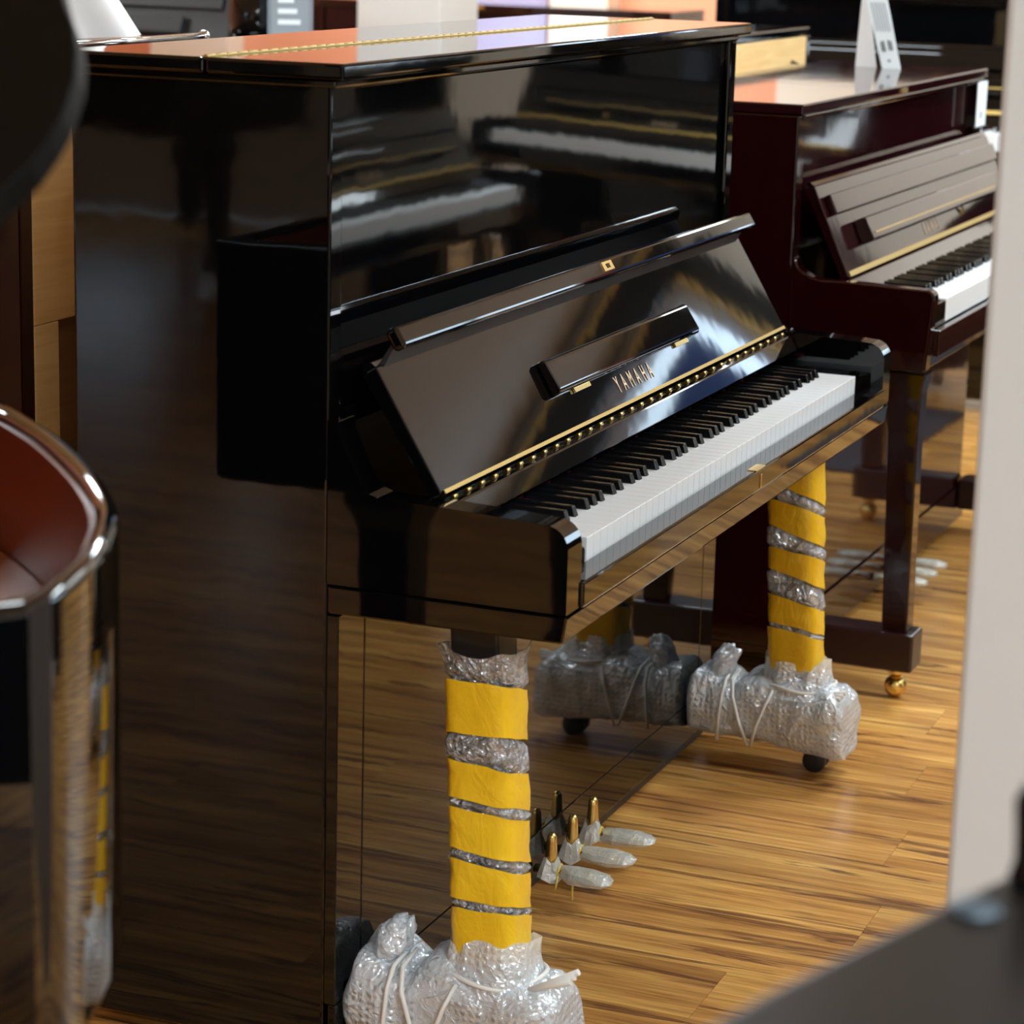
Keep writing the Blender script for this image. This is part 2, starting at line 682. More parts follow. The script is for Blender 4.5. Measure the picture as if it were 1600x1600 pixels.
# pillars
PIER = MB().box(-0.52, -0.07, -1.345, -0.885, 0, RZ).build('wall_pier', 'pillar_paint', bevel=0.006)
struct(PIER, 'smooth off-white square pillar beside the aisle')
struct(MB().box(5.46, 5.79, 2.28, 2.60, 0, RZ).build('wall_column', 'pillar_paint', bevel=0.006), 'off-white square column rising behind the black piano')
struct(MB().box(10.30, 10.5, 3.45, 3.78, 0, RZ).build('wall_pilaster', 'cream_paint'), 'cream pilaster on the salmon wall')
struct(MB().box(10.30, 10.5, 5.75, 6.25, 0, RZ).build('wall_pilaster', 'cream_paint'), 'wide cream pilaster on the salmon wall')
tag(MB().box(10.46, 10.49, 3.86, 4.45, 0.9, 2.4).build('poster', 'lavender_paper'), 'large lavender poster hung on the salmon wall', 'poster')


# ceiling panels
def ceiling_panel(x, y, label, k=1.0):
    t = thing('ceiling_light', label, 'ceiling light', (x, y, RZ), 0, 'ceiling light panels')
    f = MB()
    f.box(-0.32, 0.32, -0.62, -0.60, -0.03, 0).box(-0.32, 0.32, 0.60, 0.62, -0.03, 0)
    f.box(-0.32, -0.30, -0.60, 0.60, -0.03, 0).box(0.30, 0.32, -0.60, 0.60, -0.03, 0)
    f.build('light_frame', 'frame_white', t)
    MB().box(-0.30, 0.30, -0.60, 0.60, -0.015, 0).build('diffuser', 'lamp_glow', t)
    area_light('panel_light', (0, 0, -0.032), (0, 0, 0), 0.58, 1.18, PANEL_W * k, LAMP, t)


for x, y, k, where in (
        (-4.6, -2.8, 2.2, 'at the far left of the shop front'), (-2.4, -2.6, 2.2, 'above the closed grand piano'),
        (1.3, -2.6, 1.0, 'above the black upright opposite the tall one'), (1.3, 1.3, 1.0, 'above the back-to-back upright pianos'),
        (1.3, 4.8, 1.0, 'over the empty floor near the salmon back wall'), (4.3, 1.4, 1.0, 'above the black upright facing the aisle'),
        (4.3, 4.6, 1.0, 'above the tall dull black upright'), (7.4, 2.0, 1.0, 'in front of the far recess'),
        (7.4, 5.0, 1.0, 'before the wide cream pilaster'), (4.3, -3.9, 1.0, 'over the pianos under the shop window'),
        (9.4, 3.6, 1.0, 'before the lavender poster, added to brighten the salmon wall'), (6.9, -0.9, 0.7, 'at the end of the aisle, added to light the end wall'),  # both panels added out of view to brighten the salmon and end walls
        (3.3, -0.85, 1.0, 'above the aisle by the mahogany-red piano, added to light the mirrored keys')):  # unseen panel added to light the keyboards that show mirrored
    ceiling_panel(x, y, 'flush light panel in the beige ceiling ' + where, k)

# dark mat on the floor in front of the red piano
tag(MB().box(3.85, 4.85, -1.15, -0.42, 0.0, 0.008).build('floor_mat', 'mat_grey', bevel=0.002), 'dark grey fibre mat lying on the planks by the red piano', 'mat')


# ------------------------------------------------------------------ keyboard
def rot_prof(pts):
    return pts


def make_keys(parent, xa, n_white, width, yf, zt, depth, front_h, ylen):
    p = width / n_white
    wm = None
    for i in range(n_white):
        if wm is None:
            o = MB().box(0.0004, p - 0.0004, yf, yf + depth, zt - front_h, zt).build('white_key', 'white_key', parent, bevel=0.0009, seg=2)
            wm = o.data
        else:
            o = bpy.data.objects.new('white_key', wm)
            COL.objects.link(o)
            o.parent = parent
        o.location = (xa + i * p, 0, 0)
    bmesh_ = None
    hw, tw = 0.0070, 0.0052
    for i in range(n_white - 1):
        letter = 'ABCDEFG'[i % 7]
        if letter not in 'ACDFG':
            continue
        sh = {'C': -0.002, 'D': 0.002, 'F': -0.002, 'G': 0.0, 'A': 0.002}[letter]
        if bmesh_ is None:
            y0, y1, z0, z1 = yf + 0.050, yf + 0.050 + ylen, zt - 0.004, zt + 0.0140
            v = [(-hw, y0, z0), (hw, y0, z0), (hw, y1, z0), (-hw, y1, z0), (-tw, y0 + 0.006, z1 - 0.0010), (tw, y0 + 0.006, z1 - 0.0010), (tw, y1, z1), (-tw, y1, z1)]
            f = [(0, 3, 2, 1), (4, 5, 6, 7), (0, 1, 5, 4), (1, 2, 6, 5), (2, 3, 7, 6), (3, 0, 4, 7)]
            o = MB().add(v, f).build('black_key', 'black_key', parent, bevel=0.0014, seg=2)
            bmesh_ = o.data
        else:
            o = bpy.data.objects.new('black_key', bmesh_)
            COL.objects.link(o)
            o.parent = parent
        o.location = (xa + (i + 1) * p + sh, 0, 0)


def arc(cx, cz, r, a0, a1, n):
    return [(cx + r * math.cos(R(a0 + (a1 - a0) * i / n)), cz + r * math.sin(R(a0 + (a1 - a0) * i / n))) for i in range(n + 1)]


# ------------------------------------------------------------------ wraps
def superellipse(cx, cy, rx, ry, n, e=3.5):
    out = []
    for k in range(n):
        a = 2 * math.pi * k / n
        c, s = math.cos(a), math.sin(a)
        out.append((cx + rx * math.copysign(abs(c) ** (2 / e), c), cy + ry * math.copysign(abs(s) ** (2 / e), s)))
    return out


def leg_wrap(parent, cx, cy, rx, ry, z0, z1, seed, bands, mat='bubble_wrap_thin', flare=0.0):
    rings = []
    nz = 110
    for i in range(nz + 1):
        t = i / nz
        z = z0 + (z1 - z0) * t
        ring = []
        for k, (x, y) in enumerate(superellipse(cx, cy, rx, ry, 48, 3.6)):
            q = noise.noise(Vector((x * 40 + seed, y * 40, z * 30))) * 0.0035 + noise.noise(Vector((x * 15 + seed, y * 15, z * 11))) * 0.004
            fl = flare * max(0, (t - 0.93) / 0.07) ** 2
            d = Vector((x - cx, y - cy, 0)).normalized()
            tt = 0.5 - 0.5 * (y - cy) / ry
            zz = z + 0.030 * (0.5 + 0.5 * (x - cx) / rx) + 0.004 * tt
            g = 1e9
            for (za, zb_) in bands:
                lo, hi = za[0] * (1 - tt) + zb_[0] * tt, za[1] * (1 - tt) + zb_[1] * tt
                g = min(g, max(lo - zz, zz - hi))
            fl += 0.0075 * min(1.0, max(0.0, g + 0.001) / 0.008)
            top = 0.012 * noise.noise(Vector((math.cos(k / 48 * 6.283) * 1.2 + seed, math.sin(k / 48 * 6.283) * 1.2, 3))) * (t ** 8) * 2.4
            ring.append((x + d.x * (q + fl), y + d.y * (q + fl), z + top))
        rings.append(ring)
    mb = MB().loft(rings, caps=False)
    return mb.build('bubble_wrap', mat, parent, recalc=False)


def tape_band(parent, cx, cy, rx, ry, zb_, zf_, seed):
    """one turn of yellow tape; zb_/zf_: (low, high) at the rear and at the front edge"""
    n = 56
    rows = 9
    base = superellipse(0, 0, 1, 1, n, 4.2)
    v, f = [], []
    for i in range(n):
        b = base[i]
        t = 0.5 - 0.5 * b[1]
        lo = zb_[0] * (1 - t) + zf_[0] * t + 0.0025 * noise.noise(Vector((b[0] * 1.5, b[1] * 1.5, seed)))
        hi = zb_[1] * (1 - t) + zf_[1] * t + 0.0025 * noise.noise(Vector((b[0] * 1.5, b[1] * 1.5, seed + 9)))
        dz = -0.030 * (0.5 + 0.5 * b[0]) - 0.004 * t
        lo += dz
        hi += dz
        d = Vector((b[0] * rx, b[1] * ry, 0)).normalized()
        for r_ in range(rows):
            z = lo + (hi - lo) * r_ / (rows - 1)
            x, y = cx + b[0] * rx, cy + b[1] * ry
            q = noise.noise(Vector((x * 22 + seed, y * 22, z * 30))) * 0.0024 + noise.noise(Vector((x * 60, y * 60 + seed, z * 80))) * 0.0012
            v.append((x + d.x * q, y + d.y * q, z))
    for i in range(n):
        j = (i + 1) % n
        for r_ in range(rows - 1):
            f.append((i * rows + r_, j * rows + r_, j * rows + r_ + 1, i * rows + r_ + 1))
    return MB().add(v, f, True).build('yellow_tape', 'yellow_tape', parent, recalc=False)


def toe_wrap(parent, cx, y0, y1, zb, seed, prof):
    """lumpy bubble wrap parcel round a toe block; prof(t) -> (half width, z bottom, z top)"""
    rings = []
    ny = 70
    for i in range(ny + 1):
        t = i / ny
        y = y0 + (y1 - y0) * t
        hw, zl, zh = prof(t)
        ring = []
        for k, (x, z) in enumerate(superellipse(cx, (zl + zh) / 2, hw, (zh - zl) / 2, 56, 3.2)):
            p = Vector((x, y, z))
            q = noise.noise(p * 26 + Vector((seed, 0, 0))) * 0.006 + noise.noise(p * 60 + Vector((0, seed, 0))) * 0.0028 + noise.noise(p * 12 + Vector((0, 0, seed))) * 0.006
            d = Vector((x - cx, 0, z - (zl + zh) / 2)).normalized()
            yy = y + 0.006 * noise.noise(Vector((x * 25, z * 25, seed + t)))
            ring.append((x + d.x * q, yy, z + d.z * q))
        rings.append(ring)
    return MB().loft(rings, caps=True).build('bubble_wrap', 'bubble_wrap', parent, recalc=False)


def blob(parent, name, c, rx, ry, rz, seed, mat, lean=(0, 0), amp=0.25, n=28, m=20):
    rings = []
    for i in range(1, m):
        th = math.pi * i / m
        ring = []
        for k in range(n):
            a = 2 * math.pi * k / n
            d = Vector((math.sin(th) * math.cos(a), math.sin(th) * math.sin(a), -math.cos(th)))
            s = 1 + amp * noise.noise(d * 1.9 + Vector((seed, 0, 0))) + 0.5 * amp * noise.noise(d * 5 + Vector((seed, 3, 0)))
            h = d.z * rz * s
            ring.append((c[0] + d.x * rx * s + lean[0] * (h / rz), c[1] + d.y * ry * s + lean[1] * (h / rz), c[2] + h))
        rings.append(ring)
    return MB().loft(rings).build(name, mat, parent, recalc=False)


# ------------------------------------------------------------------ the black upright (main subject)
W, H, D = 1.53, 1.276, 0.352
Y = thing('upright_piano', 'tall glossy black upright piano with yellow taped, bubble-wrapped legs', 'piano')
for x0, x1 in ((0.0, 0.034), (W - 0.012, W + 0.022)):
    MB().box(x0, x1, 0.0 if x0 < 0.5 else -0.006, D, 0.030, H - 0.022).build('side_panel', 'black', Y, bevel=0.004, seg=3)
# back frame
bf = MB().box(0.034, W - 0.034, D - 0.03, D - 0.005, 0.05, H - 0.03).build('back_board', 'board_wood', Y)
# lid in two leaves with a long brass hinge
LT = 0.019
lf = MB().box(-0.0295, W + 0.0295, -0.0295, 0.1505, H - LT, H).build('lid_front', 'black', Y, bevel=0.004, seg=3)
lb = MB().box(-0.0295, W + 0.0295, 0.1535, D + 0.004, H - LT, H).build('lid_rear', 'black', Y, bevel=0.004, seg=3)
mb = MB().box(-0.027, W + 0.027, 0.1475, 0.1515, H + 0.0002, H + 0.0016).box(-0.027, W + 0.027, 0.1525, 0.1565, H + 0.0002, H + 0.0016)
hg = mb.build('lid_hinge', 'dull_brass', Y)
kn = MB()
nk = 60
for i in range(nk):
    a = -0.027 + (W + 0.054) * i / nk
    kn.tube([(a + 0.001, 0.152, H + 0.0012), (a + (W + 0.054) / nk - 0.001, 0.152, H + 0.0012)], 0.0019, 6)
kn.build('hinge_knuckles', 'dull_brass', hg)['kind'] = 'stuff'
MB().box(-0.012, W + 0.012, -0.012, D, H - 0.030, H - LT - 0.0005).build('lid_moulding', 'black', Y, bevel=0.003)
# upper front panel
MB().box(0.036, W - 0.014, 0.004, 0.024, 0.862, H - 0.032).build('upper_panel', 'black', Y, bevel=0.002)
MB().box(0.0345, W - 0.0345, 0.002, 0.030, 0.838, 0.860).build('front_rail', 'black', Y, bevel=0.002)
# arms
arm_prof = [(0.0, 0.650), (-0.306, 0.650)] + arc(-0.280, 0.730, 0.029, 180, 90, 6)
arm_prof = [(0.0, 0.650), (-0.312, 0.650), (-0.312, 0.730)] + [(-0.284 + 0.028 * math.cos(R(a)), 0.727 + 0.029 * math.sin(R(a))) for a in (175, 160, 145, 130, 115, 100)]
arm_prof += [(-0.270, 0.757), (-0.159, 0.762), (-0.080, 0.763), (-0.066, 0.764), (-0.055, 0.768), (-0.047, 0.775), (-0.041, 0.784), (-0.014, 0.838), (-0.014, 0.852), (0.0, 0.852)]
for x0, x1 in ((0.0, 0.046), (W - 0.046, W)):
    MB().prism(arm_prof, x0, x1).build('arm', 'black', Y, bevel=0.003, seg=3)
# key bed
kb = MB().prism([(0.0, 0.648), (-0.313, 0.648), (-0.308, 0.614), (0.0, 0.612)], 0.001, W - 0.001).build('key_bed', 'black', Y, bevel=0.003, seg=2)
ks = MB().box(0.046, W - 0.046, -0.316, -0.2795, 0.648, 0.680).build('key_slip', 'black', Y, bevel=0.003, seg=2)
MB().box(0.742, 0.788, -0.3165, -0.302, 0.6792, 0.6812).build('lock_plate', 'brass', ks, bevel=0.0005)
MB().box(0.762, 0.768, -0.3175, -0.3155, 0.652, 0.672).build('lock_reflection', 'brass', ks, bevel=0.0004)  # brass sliver modelled for a small gold reflection on the slip front
for x0, x1 in ((0.046, 0.152), (W - 0.0995, W - 0.046)):
    k = MB().box(x0, x1, -0.278, -0.14, 0.648, 0.697).build('key_block', 'black', Y, bevel=0.004)
    MB().lathe([(0.001, 0.0), (0.008, 0.0005), (0.009, 0.003), (0.004, 0.005)], ((x0 + x1) / 2, -0.255, 0.6965), 14).build('block_screw', 'steel_dark', k)
make_keys(Y, 0.154, 52, 1.275, -0.278, 0.707, 0.15, 0.040, 0.092)
MB().box(0.153, W - 0.101, -0.145, -0.130, 0.7085, 0.7125).build('key_felt', 'felt_red', Y)
# fallboard
yb, zb, yt, zt = -0.133, 0.768, -0.043, 0.916
FL = math.hypot(yt - yb, zt - zb)
ty, tz = (yt - yb) / FL, (zt - zb) / FL
ny_, nz_ = -tz, ty


def fb(s, d):
    return (yb + ty * s + ny_ * d, zb + tz * s + nz_ * d)


FX0, FX1 = 0.049, W - 0.049
fallb = MB().prism([fb(0, 0), fb(FL, 0), fb(FL, -0.022), fb(0, -0.016)], FX0 - 0.010, FX1 + 0.010).build('fallboard', 'black', Y, bevel=0.0025, seg=3)
# top step of the fallboard, folding lip with lock
MB().prism([fb(FL - 0.001, -0.003), fb(FL + 0.008, -0.006), fb(FL + 0.008, -0.020), fb(FL - 0.001, -0.021)], FX0 - 0.006, FX1 + 0.006).build('fallboard_edge', 'black', fallb, bevel=0.0015)
lip_prof = [fb(FL + 0.003, 0.043), fb(FL + 0.032, 0.043), fb(FL + 0.032, 0.025), fb(FL + 0.003, 0.025)]
lip = MB().prism(lip_prof, FX0, FX1).build('fallboard_lip', 'black', fallb, bevel=0.006, seg=4)
MB().prism([fb(FL - 0.004, 0.000), fb(FL + 0.012, 0.026), fb(FL + 0.016, 0.024), fb(FL + 0.002, -0.004)], FX0 + 0.01, FX1 - 0.01).build('lip_hinge', 'steel_dark', fallb)
lp = MB()
a, b_, = 0.745, 0.785
for (xa, xb, s0, s1) in ((a, a + 0.012, 0.012, 0.026), (b_ - 0.012, b_, 0.012, 0.026), (a + 0.012, b_ - 0.012, 0.012, 0.0155), (a + 0.012, b_ - 0.012, 0.0225, 0.026)):
    lp.prism([fb(FL + s0, 0.0432), fb(FL + s1, 0.0432), fb(FL + s1, 0.0445), fb(FL + s0, 0.0445)], xa, xb)
lp.build('lock_plate', 'brass', lip)
# folded music ledge
MB().prism([fb(0.052, 0.0008), fb(0.052, 0.012), fb(0.057, 0.016), fb(0.099, 0.014), fb(0.103, 0.010), fb(0.103, 0.0008)], 0.468, 1.068).build('music_ledge', 'black', fallb, bevel=0.0025, seg=3)
for xm in (0.57, 1.00):
    MB().prism([fb(0.046, 0.0008), fb(0.053, 0.0008), fb(0.053, 0.004), fb(0.046, 0.004)], xm - 0.03, xm + 0.03).build('ledge_hinge', 'brass', fallb)
# lettering, gold
mt = Matrix(((1, 0, 0, 0.765), (0, ty, ny_, fb(0.030, 0.0006)[0]), (0, tz, nz_, fb(0.030, 0.0006)[1]), (0, 0, 0, 1)))
text_part('YAMAHA', 0.036, 'gold_print', fallb, mt, sx=0.60, space=2.15)
# long brass hinge under the fallboard
hs = MB().prism([fb(-0.001, 0.0016), fb(0.004, 0.0016), fb(0.004, 0.0030), fb(-0.001, 0.0030)], FX0 - 0.004, FX1 + 0.004).build('fallboard_hinge', 'dull_brass', fallb)
kn = MB()
n = 34
for i in range(n):
    a = FX0 + (FX1 - FX0) * (i + 0.2) / n
    yy, zz = fb(-0.0085, 0.002)
    kn.tube([(a, yy, zz), (a + (FX1 - FX0) / n * 0.28, yy, zz)], 0.0030, 6)
kn.build('hinge_knuckles', 'brass', hs)['kind'] = 'stuff'
# lower rail of the fallboard
MB().prism([(-0.131, 0.762), (-0.147, 0.757), (-0.1615, 0.7340), (-0.157, 0.7330), (-0.128, 0.7330)], FX0, FX1).build('name_rail', 'black', Y, bevel=0.0015)
# lower front
LY = -0.016
MB().box(0.001, 0.0745, LY, -0.0005, 0.100, 0.611).build('lower_stile', 'black', Y, bevel=0.0015)
MB().box(W - 0.0705, W - 0.001, LY, -0.0065, 0.100, 0.611).build('lower_stile', 'black', Y, bevel=0.0015)
MB().box(0.0765, W - 0.0725, LY, LY + 0.02, 0.100, 0.611).build('lower_panel', 'black', Y, bevel=0.0015)
toe_rail = MB().box(0.001, W - 0.001, LY, -0.0065, 0.030, 0.0995).build('toe_rail', 'black', Y, bevel=0.0015)
MB().box(0.010, W - 0.010, -0.010, -0.0005, 0.012, 0.0298).build('gap_shade_strip', 'satin_black', Y)  # dark strip in place of the shade in the gap under the toe rail
MB().box(0.034, W - 0.034, 0.02, D - 0.03, 0.030, 0.055).build('bottom_board', 'black', Y)


# legs with wraps
LEGX = (0.080, W - 0.080)


def wrapped_leg(xc, seed, ztop, bands, flare):
    v = []
    for (hx, y0, y1, z) in ((0.030, -0.232, -0.172, 0.115), (0.032, -0.206, -0.142, 0.613)):
        v += [(xc - hx, y0, z), (xc + hx, y0, z), (xc + hx, y1, z), (xc - hx, y1, z)]
    leg = MB().add(v, [(0, 3, 2, 1), (4, 5, 6, 7), (0, 1, 5, 4), (1, 2, 6, 5), (2, 3, 7, 6), (3, 0, 4, 7)])
    leg = leg.build('leg', 'satin_black', Y, bevel=0.004)
    obs = [leg_wrap(leg, xc, -0.188, 0.0395, 0.0395, 0.16, ztop, seed, bands, flare=flare)]
    for i, (a, b) in enumerate(bands):
        obs.append(tape_band(leg, xc, -0.188, 0.0442, 0.0442, a, b, seed + i * 2.7))
    for ob in obs:                       # follow the lean of the leg
        for vv in ob.data.vertices:
            vv.co.y += -(0.36 - vv.co.z) * 0.050
    return leg


wrapped_leg(LEGX[0], 3.1, 0.575, [((0.472, 0.540), (0.480, 0.545)), ((0.391, 0.440), (0.390, 0.436)), ((0.325, 0.378), (0.322, 0.376)), ((0.259, 0.312), (0.262, 0.307)), ((0.172, 0.247), (0.186, 0.252))], 0.006)
wrapped_leg(LEGX[1], 8.7, 0.611, [((0.520, 0.600), (0.496, 0.608)), ((0.444, 0.490), (0.421, 0.475)), ((0.367, 0.405), (0.347, 0.396)), ((0.270, 0.321), (0.264, 0.308)), ((0.186, 0.263), (0.190, 0.255))], 0.0)


# toe blocks
def toe(xc, seed):
    t = MB().box(xc - 0.045, xc + 0.045, -0.280, LY - 0.001, 0.056, 0.118).build('toe_block', 'black', Y, bevel=0.006)

    def prof(u):      # u = 0 at the front end, 1 at the back
        g = math.exp(-((u - 0.72) / 0.05) ** 2)
        hw = 0.070 - 0.004 * g + 0.003 * math.exp(-((u - 0.12) / 0.15) ** 2)
        zl = 0.034 + 0.020 * u
        zh = 0.158 + 0.016 * math.exp(-((u - 0.52) / 0.13) ** 2) + 0.012 * math.exp(-((u - 0.92) / 0.10) ** 2) - 0.014 * g
        e = min(1, (u / 0.10) ** 0.5) * min(1, ((1 - u) / 0.04) ** 0.5) if 0 < u < 1 else 0.0
        return hw * (0.86 + 0.14 * e), zl, zl + (zh - zl) * (0.80 + 0.20 * e)
    toe_wrap(t, xc, -0.300, LY - 0.004, 0.05, seed, prof)
    # gathered collar round the foot of the leg
    rings = []
    for i in range(13):
        u = i / 12
        z = 0.140 + 0.058 * u
        r_ = 0.066 - 0.022 * u ** 0.7 + 0.008 * max(0, u - 0.6)
        ring = []
        for k, (x, y) in enumerate(superellipse(xc, -0.200, r_, r_ + 0.006, 60, 2.8)):
            an = 2 * math.pi * k / 60
            q = 0.0030 * math.sin(an * 9 + 3 * noise.noise(Vector((math.cos(an), math.sin(an), seed)))) * u + noise.noise(Vector((x * 30 + seed, y * 30, z * 20))) * 0.005
            d = Vector((x - xc, y + 0.2, 0)).normalized()
            ring.append((x + d.x * q, y + d.y * q, z + 0.022 * u * noise.noise(Vector((math.cos(an) * 1.4, math.sin(an) * 1.4, seed)))))
        rings.append(ring)
    MB().loft(rings, caps=False).build('wrap_collar', 'bubble_wrap', t, recalc=False)
    # gathered tuft at the back
    blob(t, 'wrap_tuft', (xc - 0.022, -0.072, 0.178), 0.026, 0.024, 0.034, seed, 'bubble_wrap', lean=(0.0, -0.010), amp=0.30)
    # twine, flat white ribbon-like cord
    xo = xc - 0.0745

    def cord(pts, r_, nm):
        MB().tube(pts, r_, 6).build(nm, 'twine', t, recalc=False)
    cord([(xc - 0.01, -0.088, 0.165), (xo + 0.016, -0.088, 0.160), (xo + 0.001, -0.086, 0.135), (xo - 0.001, -0.082, 0.09), (xo + 0.005, -0.080, 0.052)], 0.0032, 'tie_twine')
    cord([(xc - 0.01, -0.098, 0.166), (xo + 0.016, -0.100, 0.160), (xo, -0.106, 0.135), (xo - 0.002, -0.120, 0.09), (xo + 0.003, -0.136, 0.050)], 0.0032, 'tie_twine')
    cord([(xo + 0.003, -0.142, 0.048), (xo - 0.003, -0.150, 0.085), (xo - 0.001, -0.164, 0.125), (xo + 0.014, -0.174, 0.152)], 0.0030, 'tie_twine')
    cord([(xc + 0.061 * math.cos(a), -0.202 + 0.066 * math.sin(a), 0.156 + 0.004 * math.sin(3 * a)) for a in [2 * math.pi * i / 36 for i in range(37)]], 0.0032, 'neck_twine')
    # loose ends of the tie, pointing forward
    for j in range(3):
        o_ = 0.005 * (j - 1)
        ln = (0.066 if xc < 0.7 else 0.036) + 0.003 * j
        up_ = 0.034 if xc < 0.7 else 0.004
        cord([(xc - 0.040, -0.256, 0.150), (xc - 0.042 + o_ * 0.5, -0.256 - ln * 0.5, 0.150 + up_ * 0.5 + o_ * 0.5), (xc - 0.044 + o_, -0.256 - ln, 0.150 + up_ + o_)], [0.003, 0.0036, 0.0044], 'loose_tie_end')
    # caster
    cs = MB().box(xc - 0.018, xc + 0.018, -0.262, -0.222, 0.030, 0.057).build('caster', 'steel_dark', t, bevel=0.003)
    for dx in (-0.013, 0.013):
        MB().lathe([(0.004, -0.008), (0.019, -0.008), (0.0205, -0.005), (0.0205, 0.005), (0.019, 0.008), (0.004, 0.008)], (xc + dx, -0.242, 0.0205), 22, 'x').build('caster_wheel', 'rubber', cs)
    return t


toe(LEGX[0], 2.3)
toe(LEGX[1], 5.9)
# rear casters under the case
for xc in (0.07, W - 0.07):
    cs = MB().box(xc - 0.02, xc + 0.02, 0.24, 0.30, 0.018, 0.0295).build('caster', 'steel_dark', Y, bevel=0.002)
    MB().lathe([(0.003, -0.012), (0.0135, -0.012), (0.0135, 0.012), (0.003, 0.012)], (xc, 0.27, 0.0135), 18, 'x').build('caster_wheel', 'rubber', cs)

# pedals in plastic
for i, xp in enumerate((0.677, 0.765, 0.853)):
    sec = [(-0.020, 0.010, 0.050), (-0.050, 0.011, 0.052), (-0.080, 0.014, 0.053), (-0.105, 0.018, 0.052), (-0.120, 0.014, 0.050)]
    rings = []
    for y, hw, z in sec:
        rings.append([(xp + hw * math.cos(a), y, z + 0.006 * math.sin(a)) for a in [2 * math.pi * k / 14 for k in range(14)]])
    pedal = MB().loft(rings).build('pedal', 'brass', Y)
    # upright brass post
    MB().lathe([(0.0100, 0.0), (0.0092, 0.020), (0.0078, 0.042), (0.0072, 0.050), (0.0045, 0.0555), (0.0005, 0.057)], (xp - 0.002, -0.046, 0.054), 16).build('pedal_post', 'brass', pedal)
    # plastic bag: a flattened, creased pouch gathered at a neck
    secs = [(-0.052, 0.010, 0.009), (-0.060, 0.009, 0.008), (-0.068, 0.017, 0.011), (-0.084, 0.024, 0.013), (-0.112, 0.026, 0.012), (-0.136, 0.022, 0.008), (-0.146, 0.012, 0.003)]
    dx = (-0.10, 0.0, 0.06)[i]
    rings = []
    for y, hw, hh in secs:
        ring = []
        for k, (x, z) in enumerate(((1, 0), (0.72, 0.62), (0.25, 0.95), (-0.3, 1.0), (-0.75, 0.55), (-1, 0), (-0.7, -0.7), (0, -0.9), (0.7, -0.7))):
            q = 1 + 0.22 * noise.noise(Vector((x * 2 + i * 5, y * 45, z * 2 + i)))
            ring.append((xp + dx * (-y - 0.05) + x * hw * q, y + 0.004 * noise.noise(Vector((k * 1.3, i, y * 40))), 0.050 + z * hh * q))
        rings.append(ring)
    MB().loft(rings, smooth=False).build('plastic_bag', 'plastic_bag', pedal, recalc=False)
    # flared skirt of the bag round the post
    rings = []
    na = 11
    for r_, z in ((0.022, 0.040), (0.019, 0.050), (0.0145, 0.062), (0.0115, 0.070)):
        rings.append([(xp - 0.002 + r_ * (1 + 0.25 * noise.noise(Vector((math.cos(a) * 2 + i * 4, math.sin(a) * 2, z * 30)))) * math.cos(a), -0.046 + r_ * math.sin(a), z + 0.005 * math.sin(3 * a + i)) for a in [2 * math.pi * k / na for k in range(na)]])
    MB().loft(rings, caps=False, smooth=False).build('bag_skirt', 'plastic_bag', pedal, recalc=False)
    st = [[(xp + 0.012 * math.cos(a), -0.060 + 0.001 * math.sin(2 * a), 0.051 + 0.010 * math.sin(a)) for a in [2 * math.pi * k / 18 for k in range(19)]]]
    if i == 0:
        st.append([(xp - 0.012, -0.061, 0.050), (xp - 0.022, -0.064, 0.044), (xp - 0.024, -0.062, 0.030)])
        st.append([(xp + 0.002, -0.080, 0.037), (xp + 0.001, -0.080, 0.020), (xp - 0.001, -0.081, 0.008)])
    for pts in st:
        MB().tube(pts, 0.0019, 5).build('yellow_string', 'string_yellow', pedal, recalc=False)


